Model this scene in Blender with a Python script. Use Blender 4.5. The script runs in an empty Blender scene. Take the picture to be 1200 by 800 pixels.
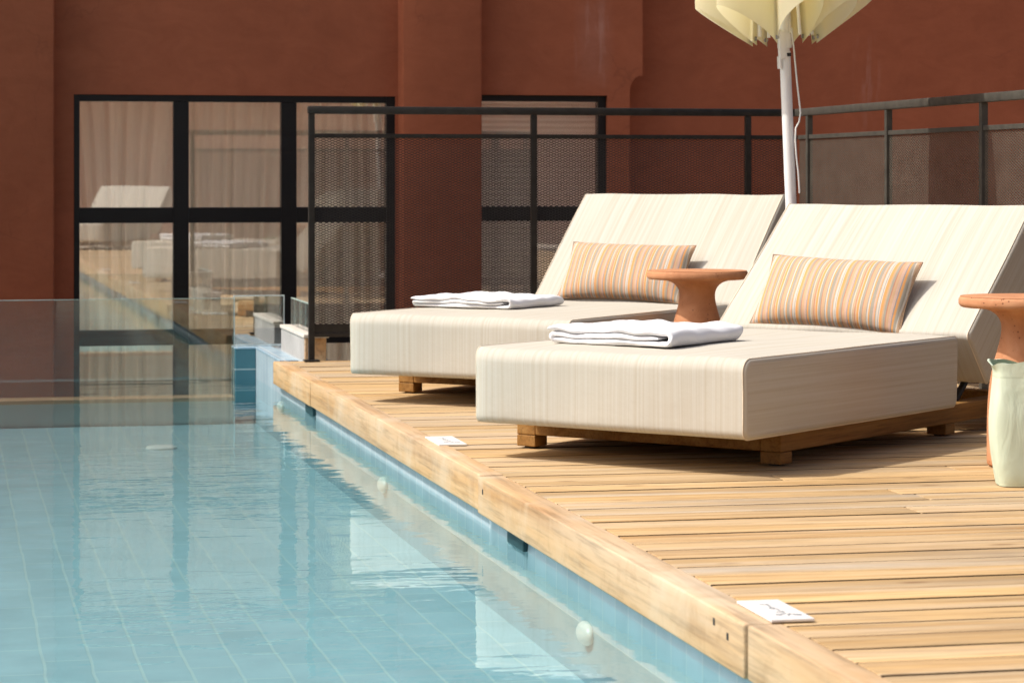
import bpy, bmesh, math, random
import numpy as np
from math import sin, cos, pi, radians, sqrt, atan2
from mathutils import Vector, Matrix

random.seed(7)
RNG = np.random.default_rng(7)
sc = bpy.context.scene
COL = sc.collection

# ------------------------------------------------------------------ helpers
def link(o, parent=None):
    COL.objects.link(o)
    if parent is not None:
        o.parent = parent
    return o

def mk(name, verts, faces, mats, parent=None, smooth=False, midx=None, loc=(0, 0, 0), rot=(0, 0, 0), sharp=40):
    me = bpy.data.meshes.new(name)
    me.from_pydata([tuple(map(float, v)) for v in verts], [], [tuple(int(i) for i in f) for f in faces])
    if not isinstance(mats, (list, tuple)):
        mats = [mats]
    for m in mats:
        me.materials.append(m)
    if midx is not None:
        me.polygons.foreach_set('material_index', list(midx))
    me.validate()
    if smooth:
        me.polygons.foreach_set('use_smooth', [True] * len(me.polygons))
        me.set_sharp_from_angle(angle=radians(sharp))
    me.update()
    o = bpy.data.objects.new(name, me)
    o.location = loc
    o.rotation_euler = rot
    return link(o, parent)

class MB:
    """collects boxes, prisms, tubes, lathes into one mesh"""
    def __init__(s):
        s.v, s.f, s.m = [], [], []
    def add(s, verts, faces, m=0):
        o = len(s.v)
        s.v += [tuple(p) for p in verts]
        s.f += [tuple(i + o for i in f) for f in faces]
        s.m += [m] * len(faces)
    def box(s, x0, x1, y0, y1, z0, z1, b=0.0, m=0, M=None, side=None):
        bm = bmesh.new()
        bmesh.ops.create_cube(bm, size=1)
        for v in bm.verts:
            v.co = Vector(((x0 + x1) / 2 + v.co.x * (x1 - x0), (y0 + y1) / 2 + v.co.y * (y1 - y0), (z0 + z1) / 2 + v.co.z * (z1 - z0)))
        if b > 0:
            bmesh.ops.bevel(bm, geom=list(bm.edges), offset=b, segments=2, profile=0.5, affect='EDGES')
        if M is not None:
            bm.transform(M)
        bm.verts.index_update()
        nf = len(s.f)
        if side is not None:
            bm.normal_update()
        mm = [side if (side is not None and abs(f.normal.y) > .7) else m for f in bm.faces]
        s.add([v.co[:] for v in bm.verts], [[v.index for v in f.verts] for f in bm.faces], m)
        s.m[nf:] = mm
        bm.free()
    def tube(s, pts, r, n=10, m=0, cap=True):
        pts = [Vector(p) for p in pts]
        rs = r if isinstance(r, (list, tuple)) else [r] * len(pts)
        ring = []
        vs, fs = [], []
        prevx = None
        for i, p in enumerate(pts):
            t = (pts[min(i + 1, len(pts) - 1)] - pts[max(i - 1, 0)]).normalized()
            if prevx is None:
                a = Vector((0, 0, 1)) if abs(t.z) < .9 else Vector((1, 0, 0))
                x = t.cross(a).normalized()
            else:
                x = (prevx - t * prevx.dot(t)).normalized()
            prevx = x
            y = t.cross(x)
            for k in range(n):
                a = 2 * pi * k / n
                vs.append((p + x * (cos(a) * rs[i]) + y * (sin(a) * rs[i]))[:])
        for i in range(len(pts) - 1):
            for k in range(n):
                k2 = (k + 1) % n
                fs.append((i * n + k, i * n + k2, (i + 1) * n + k2, (i + 1) * n + k))
        if cap:
            fs.append(tuple(range(n))[::-1])
            fs.append(tuple((len(pts) - 1) * n + k for k in range(n)))
        s.add(vs, fs, m)
    def lathe(s, prof, n=64, m=0):
        vs, fs = [], []
        for (r, z) in prof:
            for k in range(n):
                a = 2 * pi * k / n
                vs.append((r * cos(a), r * sin(a), z))
        for i in range(len(prof) - 1):
            for k in range(n):
                k2 = (k + 1) % n
                fs.append((i * n + k, i * n + k2, (i + 1) * n + k2, (i + 1) * n + k))
        fs.append(tuple(range(n))[::-1])
        fs.append(tuple((len(prof) - 1) * n + k for k in range(n)))
        s.add(vs, fs, m)
    def prism(s, poly, y0, y1, m=0):
        """poly in (x,z), extruded along y"""
        n = len(poly)
        vs = [(x, y0, z) for x, z in poly] + [(x, y1, z) for x, z in poly]
        fs = [tuple(range(n)), tuple(range(2 * n - 1, n - 1, -1))]
        for i in range(n):
            j = (i + 1) % n
            fs.append((j, i, i + n, j + n))
        s.add(vs, fs, m)
    def build(s, name, mats, parent=None, smooth=False, sharp=40, **k):
        return mk(name, s.v, s.f, mats, parent, smooth, s.m, sharp=sharp, **k)

def tag(o, label=None, cat=None, group=None, kind=None):
    if label: o['label'] = label
    if cat: o['category'] = cat
    if group: o['group'] = group
    if kind: o['kind'] = kind
    return o

def thing(name, label, cat, loc=(0, 0, 0), rz=0.0, group=None):
    o = bpy.data.objects.new(name, None)
    o.empty_display_size = .1
    o.location = loc
    o.rotation_euler = (0, 0, rz)
    link(o)
    return tag(o, label, cat, group)

def copy_tree(o, parent=None):
    c = o.copy()
    COL.objects.link(c)
    if parent is not None:
        c.parent = parent
    for ch in list(o.children):
        copy_tree(ch, c)
    return c

# ------------------------------------------------------------------ node helpers
class NT:
    def __init__(s, name):
        s.mat = bpy.data.materials.new(name)
        s.mat.use_nodes = True
        s.t = s.mat.node_tree
        s.t.nodes.clear()
        s.out = s.t.nodes.new('ShaderNodeOutputMaterial')
    def n(s, typ, **k):
        nd = s.t.nodes.new(typ)
        for a, b in k.items():
            setattr(nd, a, b)
        return nd
    def l(s, a, b):
        s.t.links.new(a, b)
    def val(s, sock, v):
        if hasattr(v, 'is_output'):
            s.l(v, sock)
        else:
            sock.default_value = v
    def coord(s, scale=(1, 1, 1), rot=(0, 0, 0), loc=(0, 0, 0), which='Object'):
        tc = s.n('ShaderNodeTexCoord')
        mp = s.n('ShaderNodeMapping')
        mp.inputs['Scale'].default_value = scale
        mp.inputs['Rotation'].default_value = rot
        mp.inputs['Location'].default_value = loc
        s.l(tc.outputs[which], mp.inputs['Vector'])
        return mp.outputs['Vector']
    def noise(s, vec, scale=1.0, detail=4.0, rough=.55, dist=0.0):
        nd = s.n('ShaderNodeTexNoise')
        s.l(vec, nd.inputs['Vector'])
        nd.inputs['Scale'].default_value = scale
        nd.inputs['Detail'].default_value = detail
        nd.inputs['Roughness'].default_value = rough
        nd.inputs['Distortion'].default_value = dist
        return nd.outputs['Fac']
    def ramp(s, fac, stops, interp='LINEAR'):
        nd = s.n('ShaderNodeValToRGB')
        cr = nd.color_ramp
        cr.interpolation = interp
        while len(cr.elements) < len(stops):
            cr.elements.new(.5)
        for e, (p, c) in zip(cr.elements, stops):
            e.position = p
            if isinstance(c, (int, float)):
                c = (c, c, c)
            e.color = (c[0], c[1], c[2], 1)
        s.l(fac, nd.inputs['Fac'])
        return nd.outputs['Color']
    def mix(s, fac, a, b, blend='MIX'):
        nd = s.n('ShaderNodeMix', data_type='RGBA', blend_type=blend)
        s.val(nd.inputs[0], fac)
        for sock, v in ((nd.inputs[6], a), (nd.inputs[7], b)):
            if hasattr(v, 'is_output'):
                s.l(v, sock)
            else:
                sock.default_value = (v[0], v[1], v[2], 1)
        return nd.outputs[2]
    def math(s, op, a, b=0.0, c=0.0):
        nd = s.n('ShaderNodeMath', operation=op)
        s.val(nd.inputs[0], a)
        s.val(nd.inputs[1], b)
        if len(nd.inputs) > 2:
            s.val(nd.inputs[2], c)
        return nd.outputs[0]
    def bump(s, h, strength=.3, dist=.01):
        nd = s.n('ShaderNodeBump')
        nd.inputs['Strength'].default_value = strength
        nd.inputs['Distance'].default_value = dist
        s.l(h, nd.inputs['Height'])
        return nd.outputs['Normal']
    def principled(s, color, rough=.6, normal=None, spec=.4, metal=0.0):
        p = s.n('ShaderNodeBsdfPrincipled')
        if hasattr(color, 'is_output'):
            s.l(color, p.inputs['Base Color'])
        else:
            p.inputs['Base Color'].default_value = (*color, 1)
        s.val(p.inputs['Roughness'], rough)
        p.inputs['Specular IOR Level'].default_value = spec
        p.inputs['Metallic'].default_value = metal
        if normal is not None:
            s.l(normal, p.inputs['Normal'])
        s.l(p.outputs[0], s.out.inputs['Surface'])
        return p
    def sep(s, vec):
        nd = s.n('ShaderNodeSeparateXYZ')
        s.l(vec, nd.inputs[0])
        return nd.outputs
    def comb(s, x, y, z):
        nd = s.n('ShaderNodeCombineXYZ')
        for i, v in enumerate((x, y, z)):
            s.val(nd.inputs[i], v)
        return nd.outputs[0]

def plain(name, col, rough=.5, spec=.4, metal=0.0, var=.15, scale=8.0, bump=0.0):
    t = NT(name)
    f = t.noise(t.coord(), scale, 5)
    c = t.ramp(f, [(.3, [x * (1 - var) for x in col]), (.7, [min(1, x * (1 + var)) for x in col])])
    nb = t.bump(t.noise(t.coord(), scale * 12, 4), bump, .003) if bump else None
    t.principled(c, rough, nb, spec, metal)
    return t.mat

# ------------------------------------------------------------------ materials
def wood(name, axis, cols, gray, graymix=.5, island=True, rough=.6, scale=1.0, blotch=False):
    """weathered timber, grain runs along axis"""
    t = NT(name)
    sx = {'x': (.55, 1, 1), 'y': (1, .55, 1)}[axis]
    base = t.coord(which='Object')
    if island:
        g = t.n('ShaderNodeNewGeometry')
        rnd = g.outputs['Random Per Island']
        off = t.comb(t.math('MULTIPLY', rnd, 37.0), t.math('MULTIPLY', rnd, 17.3), t.math('MULTIPLY', rnd, 5.1))
        va = t.n('ShaderNodeVectorMath', operation='ADD')
        t.l(base, va.inputs[0]); t.l(off, va.inputs[1])
        vec = va.outputs[0]
    else:
        rnd = t.noise(base, .8, 1)
        vec = base
    st = {'x': (1.1, 26, 26), 'y': (26, 1.1, 26)}[axis]
    mp = t.n('ShaderNodeMapping'); mp.inputs['Scale'].default_value = [q * scale for q in st]; t.l(vec, mp.inputs[0])
    grain = t.noise(mp.outputs[0], 1.0, 6, .6, .6)
    mp2 = t.n('ShaderNodeMapping'); mp2.inputs['Scale'].default_value = [q * 5 * scale for q in st]; t.l(vec, mp2.inputs[0])
    fine = t.noise(mp2.outputs[0], 1.0, 4, .65)
    c = t.ramp(grain, [(.28, cols[0]), (.5, cols[1]), (.72, cols[2])])
    tint = t.ramp(rnd, [(0, (.80, .77, .74)), (.2, (1.03, .98, .91)), (.4, (.93, .92, .93)), (.6, (1.10, 1.06, 1.0)), (.8, (.87, .89, .93)), (1, (.99, .92, .84))])
    c = t.mix(1.0, c, tint, 'MULTIPLY')
    mp3 = t.n('ShaderNodeMapping'); mp3.inputs['Scale'].default_value = [q * .25 for q in st]; t.l(vec, mp3.inputs[0])
    wn = t.noise(mp3.outputs[0], 1.0, 5, .6)
    gfac = t.math('MULTIPLY', t.ramp(wn, [(.42, 0.0), (.68, 1.0)]), graymix)
    if island:
        gsel = t.ramp(t.math('FRACT', t.math('MULTIPLY', rnd, 7.77)), [(.35, .35), (.75, 1.0)])
        gfac = t.math('MULTIPLY', gfac, gsel)
    c = t.mix(gfac, c, gray)
    dark = t.ramp(fine, [(.30, .36), (.52, 1.0)])
    c = t.mix(.55, c, dark, 'MULTIPLY')
    if island and not blotch:
        sn = t.noise(base, 2.3, 6, .62, .4)
        c = t.mix(t.math('MULTIPLY', t.ramp(sn, [(.55, 0.0), (.72, 1.0)]), .35), c, (.30, .23, .16))
        vk = t.n('ShaderNodeTexVoronoi'); vk.inputs['Scale'].default_value = 1.0
        mk_ = t.n('ShaderNodeMapping'); mk_.inputs['Scale'].default_value = (3.0, 8.0, 8.0); t.l(vec, mk_.inputs[0]); t.l(mk_.outputs[0], vk.inputs['Vector'])
        c = t.mix(t.math('MULTIPLY', t.ramp(vk.outputs['Distance'], [(.05, 1.0), (.13, 0.0)]), .6), c, (.17, .09, .04))
    if blotch:
        bn = t.noise(vec, 7.0, 7, .7, .3)
        c = t.mix(t.math('MULTIPLY', t.ramp(bn, [(.52, 0.0), (.72, 1.0)]), .36), c, (.30, .17, .075))
        bn2 = t.noise(vec, 2.6, 5, .6, .3)
        c = t.mix(t.math('MULTIPLY', t.ramp(bn2, [(.5, 0.0), (.68, 1.0)]), .5), c, (.64, .54, .40))
    t.principled(c, rough, t.bump(fine, .25, .002), .1)
    return t.mat

M = {}
M['deck'] = wood('deck_teak', 'x', [(.35, .215, .095), (.535, .37, .185), (.64, .475, .28)], (.46, .39, .30), .9)
M['fascia'] = wood('edge_timber', 'y', [(.36, .205, .09), (.53, .345, .175), (.62, .45, .27)], (.60, .52, .40), .9, island=True, scale=.45, blotch=True)
M['bedwood'] = wood('bed_timber', 'x', [(.19, .088, .022), (.29, .148, .042), (.37, .21, .07)], (.32, .2, .09), .3, island=False, rough=.45)
M['under'] = plain('dark_underside', (.02, .018, .015), .9)

def terracotta_wall():
    t = NT('terracotta_render')
    v = t.coord()
    big = t.noise(v, .9, 6, .6, .4)
    med = t.noise(v, 5.0, 6, .65)
    c = t.ramp(big, [(.3, (.305, .092, .044)), (.55, (.345, .106, .051)), (.75, (.365, .115, .056))])
    c = t.mix(.35, c, t.ramp(med, [(.3, .8), (.7, 1.15)]), 'MULTIPLY')
    # pale efflorescence run above the second window and a few faint runs
    vs = t.coord(scale=(1, 1, .16))
    x, y, z = t.sep(t.coord())
    run = t.ramp(t.noise(vs, 14.0, 5, .6), [(.5, 0.0), (.72, 1.0)])
    mx = t.ramp(t.math('ABSOLUTE', t.math('SUBTRACT', x, 3.70)), [(0.0, 1.0), (.07, .7), (.13, 0.0)])
    mz = t.ramp(t.math('ABSOLUTE', t.math('SUBTRACT', z, 1.66)), [(0.0, 1.0), (.15, .8), (.3, 0.0)])
    f = t.math('MULTIPLY', t.math('MULTIPLY', mx, mz), t.math('ADD', t.math('MULTIPLY', run, .45), .1))
    mx2 = t.ramp(t.math('ABSOLUTE', t.math('SUBTRACT', x, 5.45)), [(0.0, 1.0), (.05, .6), (.1, 0.0)])
    mz2 = t.ramp(t.math('ABSOLUTE', t.math('SUBTRACT', z, 1.45)), [(0.0, 1.0), (.2, .7), (.33, 0.0)])
    f2 = t.math('MULTIPLY', t.math('MULTIPLY', mx2, mz2), t.math('MULTIPLY', run, .35))
    c = t.mix(t.math('MAXIMUM', f, f2), c, (.62, .42, .36))
    crack = t.ramp(t.noise(v, 2.2, 9, .7, 1.2), [(.30, 1.0), (.36, 0.0)])
    c = t.mix(t.math('MULTIPLY', crack, .2), c, (.16, .06, .04))
    vc = t.n('ShaderNodeTexVoronoi', feature='DISTANCE_TO_EDGE'); vc.inputs['Scale'].default_value = 1.15
    nd = t.n('ShaderNodeTexNoise'); nd.inputs['Scale'].default_value = 3.0; nd.inputs['Detail'].default_value = 6; t.l(v, nd.inputs['Vector'])
    vm = t.n('ShaderNodeVectorMath', operation='SCALE'); t.l(nd.outputs['Color'], vm.inputs[0]); vm.inputs['Scale'].default_value = .45
    va = t.n('ShaderNodeVectorMath', operation='ADD'); t.l(v, va.inputs[0]); t.l(vm.outputs[0], va.inputs[1]); t.l(va.outputs[0], vc.inputs['Vector'])
    hair = t.math('MULTIPLY', t.ramp(vc.outputs['Distance'], [(.002, 1.0), (.008, 0.0)]), t.ramp(t.noise(v, 1.7, 3), [(.52, 0.0), (.62, 1.0)]))
    c = t.mix(t.math('MULTIPLY', hair, .2), c, (.12, .045, .028))
    tro = t.noise(t.coord(scale=(1.0, 1.0, 2.2)), 3.5, 7, .68, 1.5)
    c = t.mix(.5, c, t.ramp(tro, [(.35, (.86, .84, .84)), (.65, (1.10, 1.12, 1.15))]), 'MULTIPLY')
    h = t.noise(v, 60, 6, .6)
    h2 = t.math('ADD', t.math('MULTIPLY', h, .35), t.math('MULTIPLY', big, 1.0))
    t.principled(c, .9, t.bump(h2, .35, .012), .2)
    return t.mat
M['wall'] = terracotta_wall()

def fabric(name, stripe_axis):
    t = NT(name)
    x, y, z = t.sep(t.coord())
    a = {'y': y, 'z': z}[stripe_axis]
    b = x
    v1 = t.comb(t.math('MULTIPLY', a, 80.0), t.math('MULTIPLY', b, .8), 0.0)
    v2 = t.comb(t.math('MULTIPLY', a, 240.0), t.math('MULTIPLY', b, 2.5), 3.0)
    n1 = t.noise(v1, 1.0, 2, .5)
    n2 = t.noise(v2, 1.0, 2, .5)
    s = t.math('ADD', t.math('MULTIPLY', n1, .65), t.math('MULTIPLY', n2, .35))
    c = t.ramp(s, [(.34, (.472, .428, .342)), (.46, (.508, .473, .396)), (.54, (.527, .498, .428)), (.66, (.545, .525, .466))])
    weave = t.noise(t.coord(scale=(900, 900, 900)), 1.0, 2)
    wr = t.noise(t.coord(), 7.0, 4, .55)
    h = t.math('ADD', t.math('MULTIPLY', weave, .008), t.math('MULTIPLY', wr, .7))
    t.principled(c, .95, t.bump(h, .55, .010), 0.0)
    return t.mat
M['fabric_top'] = fabric('striped_outdoor_fabric', 'y')
M['fabric_side'] = fabric('striped_outdoor_fabric_boxing', 'z')
M['piping'] = plain('piping_cream', (.66, .58, .45), .8, .2)

def pillow_fabric():
    t = NT('multicolour_stripe_fabric')
    x, y, z = t.sep(t.coord())
    xx = t.math('FRACT', t.math('ADD', t.math('MULTIPLY', x, 6.3), 100.15))
    O = (.66, .33, .13); G = (.35, .32, .26); W = (.57, .51, .43); T = (.52, .36, .23); R = (.47, .23, .15); B = (.29, .29, .29); Y = (.56, .36, .22); D = (.22, .16, .12); P = (.58, .39, .30)
    seq = [(O, .05), (W, .018), (G, .055), (R, .016), (Y, .045), (T, .04), (B, .016), (W, .03), (O, .028), (G, .07), (P, .04), (O, .02), (B, .012), (W, .045), (B, .012), (W, .022), (O, .055), (T, .03), (G, .045), (R, .02), (Y, .055), (P, .05), (B, .02), (O, .045), (G, .05), (W, .02), (T, .05), (R, .02), (Y, .02), (W, .01)]
    tot = sum(w for _, w in seq)
    stops, p = [], 0
    for c, w in seq:
        stops.append((p / tot, c)); p += w
    c = t.ramp(xx, stops[:32], 'CONSTANT')
    n = t.noise(t.coord(scale=(500, 500, 500)), 1, 2)
    c = t.mix(.3, c, t.ramp(n, [(.3, .85), (.7, 1.1)]), 'MULTIPLY')
    wr = t.noise(t.coord(scale=(1, .6, 1)), 14.0, 4, .5, .5)
    t.principled(c, .85, t.bump(t.math('ADD', t.math('MULTIPLY', n, .03), wr), .5, .010), 0.0)
    return t.mat
M['pillow'] = pillow_fabric()

def towel_mat():
    t = NT('white_terry')
    n = t.noise(t.coord(), 260, 3, .6)
    n2 = t.noise(t.coord(), 22, 4, .55)
    h = t.math('ADD', t.math('MULTIPLY', n, .42), n2)
    p = t.principled((.80, .80, .81), .95, t.bump(h, .5, .006), 0.0)
    return t.mat
M['towel'] = towel_mat()

def table_mat():
    t = NT('terracotta_concrete')
    v = t.coord()
    c = t.ramp(t.noise(v, 9, 6, .6, .5), [(.3, (.42, .18, .083)), (.55, (.54, .255, .125)), (.75, (.62, .33, .18))])
    vo = t.n('ShaderNodeTexVoronoi'); vo.inputs['Scale'].default_value = 70
    t.l(v, vo.inputs['Vector'])
    pits = t.math('MULTIPLY', t.ramp(vo.outputs['Distance'], [(.12, 1.0), (.22, 0.0)]), t.ramp(t.noise(v, 30, 3), [(.52, 0.0), (.6, 1.0)]))
    c = t.mix(t.math('MULTIPLY', pits, .75), c, (.17, .07, .04))
    h = t.math('SUBTRACT', t.math('MULTIPLY', t.noise(v, 40, 5), .2), pits)
    t.principled(c, .75, t.bump(h, .5, .004), .3)
    return t.mat
M['table'] = table_mat()

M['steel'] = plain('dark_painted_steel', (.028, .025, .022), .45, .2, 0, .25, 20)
M['steel_sunlit'] = plain('sunlit_tone_steel', (.068, .063, .053), .5, .2, 0, .25, 20)  # paler copy of the rail steel, sunlight painted into its colour
M['mesh_sunlit'] = plain('sunlit_tone_mesh', (.085, .072, .056), .5, .2, 0, .2, 12)  # mesh steel lightened the same way, sun on it painted in
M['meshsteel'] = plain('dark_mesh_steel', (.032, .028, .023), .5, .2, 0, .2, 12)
M['frame'] = plain('black_window_frame', (.0045, .004, .004), .45, .35)
M['white'] = plain('white_powder_coat', (.84, .83, .81), .4, .4, 0, .04, 4)
M['cable'] = plain('white_cable', (.75, .74, .7), .6)
M['black'] = plain('black_plastic', (.02, .02, .02), .5)
M['grommet'] = plain('grey_metal', (.4, .4, .4), .35, .5, .8)
M['card'] = plain('white_ceramic_tile', (.80, .79, .77), .35, .5, 0, .03, 6)
M['ink'] = plain('grey_ink', (.22, .25, .27), .6)
def bag_mat():
    t = NT('pale_green_canvas')
    v = t.coord()
    c = t.ramp(t.noise(v, 18, 5), [(.3, (.55, .63, .49)), (.7, (.60, .68, .54))])
    x, y, z = t.sep(v)
    hem = t.ramp(t.math('ABSOLUTE', t.math('SUBTRACT', z, .300)), [(.0012, 1.0), (.0025, 0.0)])
    c = t.mix(t.math('MULTIPLY', hem, .4), c, (.36, .42, .28))
    wr = t.noise(t.coord(scale=(1, 1, .45)), 13, 3, .5, 1.2)
    wv = t.noise(v, 420, 2)
    t.principled(c, .95, t.bump(t.math('ADD', wr, t.math('MULTIPLY', wv, .03)), .35, .016), 0.0)
    return t.mat
M['bag'] = bag_mat()
M['bagin'] = plain('green_canvas_lining', (.46, .54, .36), .9, .2, 0, .06, 30, .2)
M['nozzle'] = plain('white_plastic', (.72, .73, .70), .3, .4, 0, .02)
M['coping'] = plain('pale_coping', (.68, .64, .57), .7, .3, 0, .1, 14, .3)
M['stone'] = plain('pale_paving', (.52, .45, .36), .8, .3, 0, .15, 5, .3)
M['ground'] = plain('terrace_ground', (.36, .28, .21), .9, .2, 0, .2, 2.5, .3)
M['sill'] = plain('beige_sill', (.62, .42, .27), .7, .3, 0, .08, 8)

def canopy_mat():
    t = NT('cream_canopy_fabric')
    n = t.noise(t.coord(), 5, 4)
    c = t.ramp(n, [(.3, (.86, .82, .62)), (.7, (.88, .85, .67))])
    d = t.n('ShaderNodeBsdfDiffuse'); tr = t.n('ShaderNodeBsdfTranslucent'); mx = t.n('ShaderNodeMixShader')
    t.l(c, d.inputs['Color'])
    tr.inputs['Color'].default_value = (.97, .90, .60, 1)
    mx.inputs[0].default_value = .62
    t.l(d.outputs[0], mx.inputs[1]); t.l(tr.outputs[0], mx.inputs[2]); t.l(mx.outputs[0], t.out.inputs['Surface'])
    return t.mat
M['canopy'] = canopy_mat()

def curtain_mat(name, col, trans):
    t = NT(name)
    d = t.n('ShaderNodeBsdfDiffuse'); tr = t.n('ShaderNodeBsdfTranslucent'); mx = t.n('ShaderNodeMixShader')
    tp = t.n('ShaderNodeBsdfTransparent'); mx2 = t.n('ShaderNodeMixShader')
    d.inputs['Color'].default_value = (*col, 1); tr.inputs['Color'].default_value = (*col, 1)
    mx.inputs[0].default_value = .5
    t.l(d.outputs[0], mx.inputs[1]); t.l(tr.outputs[0], mx.inputs[2])
    mx2.inputs[0].default_value = trans
    t.l(mx.outputs[0], mx2.inputs[1]); t.l(tp.outputs[0], mx2.inputs[2])
    t.l(mx2.outputs[0], t.out.inputs['Surface'])
    return t.mat
M['curtain'] = curtain_mat('sheer_curtain', (.93, .90, .80), .0)
M['blind'] = curtain_mat('grey_blind', (.93, .93, .90), 0.0)
M['backlight'] = plain('added_court_bounce', (.80, .77, .68), .9)  # bright surface added out of sight to throw light on the curtains

def glass(name, refl, tint, edge=False, warp=0.0):
    t = NT(name)
    fr = t.n('ShaderNodeFresnel'); fr.inputs['IOR'].default_value = 1.5
    tp = t.n('ShaderNodeBsdfTransparent'); tp.inputs['Color'].default_value = (*tint, 1)
    gl = t.n('ShaderNodeBsdfGlossy'); gl.inputs['Roughness'].default_value = 0.0
    gl.inputs['Color'].default_value = (1, 1, 1, 1)
    if warp:
        t.l(t.bump(t.noise(t.coord(), 2.2, 2), 1.0, warp), gl.inputs['Normal'])
    mx = t.n('ShaderNodeMixShader')
    fac = t.math('MINIMUM', t.math('ADD', fr.outputs[0], refl), 1.0)
    t.l(fac, mx.inputs[0]); t.l(tp.outputs[0], mx.inputs[1]); t.l(gl.outputs[0], mx.inputs[2])
    t.l(mx.outputs[0], t.out.inputs['Surface'])
    return t.mat
M['pane'] = glass('coated_window_glass', .185, (.99, .985, .97), warp=.00012)
M['poolglass'] = glass('clear_pool_glass', .03, (.90, .93, .91))
M['glassedge'] = plain('polished_glass_edge', (.45, .58, .52), .25, .6, 0, .2, 15)

def tile_mat(name, c1, c2, mortar, bw, bh, ax, msize=.006, wob=0.0, rough=.25):
    """glazed tiles; ax picks which object axes carry the pattern"""
    t = NT(name)
    x, y, z = t.sep(t.coord())
    d = {'x': x, 'y': y, 'z': z}
    v = t.comb(d[ax[0]], d[ax[1]], 0.0)
    if wob:
        nz = t.n('ShaderNodeTexNoise'); nz.inputs['Scale'].default_value = 3.5; nz.inputs['Detail'].default_value = 2
        t.l(t.coord(), nz.inputs['Vector'])
        sb = t.n('ShaderNodeVectorMath', operation='SUBTRACT'); t.l(nz.outputs['Color'], sb.inputs[0]); sb.inputs[1].default_value = (.5, .5, .5)
        scl = t.n('ShaderNodeVectorMath', operation='SCALE'); t.l(sb.outputs[0], scl.inputs[0]); scl.inputs['Scale'].default_value = wob
        ad = t.n('ShaderNodeVectorMath', operation='ADD'); t.l(v, ad.inputs[0]); t.l(scl.outputs[0], ad.inputs[1])
        v = ad.outputs[0]
    b = t.n('ShaderNodeTexBrick')
    b.inputs['Scale'].default_value = 1.0
    b.offset = .5 if wob else 0.0
    b.inputs['Brick Width'].default_value = bw
    b.inputs['Row Height'].default_value = bh
    b.inputs['Mortar Size'].default_value = msize
    b.inputs['Mortar Smooth'].default_value = .3
    b.inputs['Color1'].default_value = (*c1, 1); b.inputs['Color2'].default_value = (*c2, 1); b.inputs['Mortar'].default_value = (*mortar, 1)
    t.l(v, b.inputs['Vector'])
    c = t.mix(.5, b.outputs['Color'], t.ramp(t.noise(t.coord(), 6, 5), [(.3, .82), (.7, 1.15)]), 'MULTIPLY')
    t.principled(c, rough, t.bump(t.math('SUBTRACT', 1.0, b.outputs['Fac']), .3, .002), .5)
    return t.mat
M['floor_tile'] = tile_mat('pool_floor_tile', (.37, .545, .59), (.43, .60, .645), (.53, .66, .645), .34, .118, 'yx', .0045, .015)
M['wall_tile'] = tile_mat('pool_wall_tile', (.42, .52, .58), (.48, .58, .64), (.56, .63, .65), .118, .24, 'yz', .004)
M['pool_plaster'] = plain('pool_side_plaster', (.25, .39, .44), .6, .3, 0, .12, 4)
M['pool_end'] = plain('pool_end_plaster', (.60, .66, .62), .6, .3, 0, .06, 3)
M['stub_tile_shaded'] = tile_mat('pool_end_tile_shaded', (.055, .17, .215), (.075, .21, .25), (.40, .48, .48), .4, .105, 'xz', .004)  # much darker tile: shade on the return is painted into its colour
M['ledge_tile'] = tile_mat('pool_ledge_tile', (.36, .52, .64), (.44, .60, .70), (.62, .70, .74), .118, .118, 'xy', .004)

def water_mat():
    t = NT('pool_water')
    fr = t.n('ShaderNodeFresnel'); fr.inputs['IOR'].default_value = 1.33
    tp = t.n('ShaderNodeBsdfTransparent'); tp.inputs['Color'].default_value = (.80, .95, .97, 1)
    gl = t.n('ShaderNodeBsdfGlossy'); gl.inputs['Roughness'].default_value = 0.0; gl.inputs['Color'].default_value = (1, 1, 1, 1)
    a = t.noise(t.coord(scale=(1.2, 2.6, 1)), 1.0, 3, .5, .4)
    b = t.noise(t.coord(scale=(5, 11, 1)), 1.0, 3, .55, .3)
    h = t.math('ADD', a, t.math('MULTIPLY', b, .22))
    nm = t.bump(h, 1.0, .0042)
    t.l(nm, gl.inputs['Normal'])
    mx = t.n('ShaderNodeMixShader')
    t.l(fr.outputs[0], mx.inputs[0]); t.l(tp.outputs[0], mx.inputs[1]); t.l(gl.outputs[0], mx.inputs[2])
    t.l(mx.outputs[0], t.out.inputs['Surface'])
    return t.mat
M['water'] = water_mat()

# ------------------------------------------------------------------ setting: ground, pool, deck
EDGE = 1.477          # pool edge of the timber deck
WX = 1.512            # tiled pool wall
YE = 12.91            # far end of the pool
WZ = -.15             # water level
FZ = -.377            # pool floor
DEND = 11.93          # far end of the deck

g = MB()
g.add([(-200, -200, -1.25), (200, -200, -1.25), (200, 200, -1.25), (-200, 200, -1.25)], [(0, 1, 2, 3)])
tag(g.build('ground', M['ground']), kind='structure')

p = MB()
p.box(-5.5, -4.2, -2.2, YE + .1, -1.24, 0.0, .01)
p.box(-4.2, 1.45, -2.2, -1.2, -1.24, 0.0, .01)
tag(p.build('paving', M['stone']), kind='structure')
p = MB()
p.add([(-30, -12, -.004), (8, -12, -.004), (8, -2.21, -.004), (-30, -2.21, -.004), (-30, -12, -1.24), (8, -12, -1.24), (8, -2.21, -1.24), (-30, -2.21, -1.24)],
      [(0, 1, 2, 3), (3, 2, 6, 7), (0, 3, 7, 4), (2, 1, 5, 6)])
tag(p.build('terrace', M['stone']), kind='structure')

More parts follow.
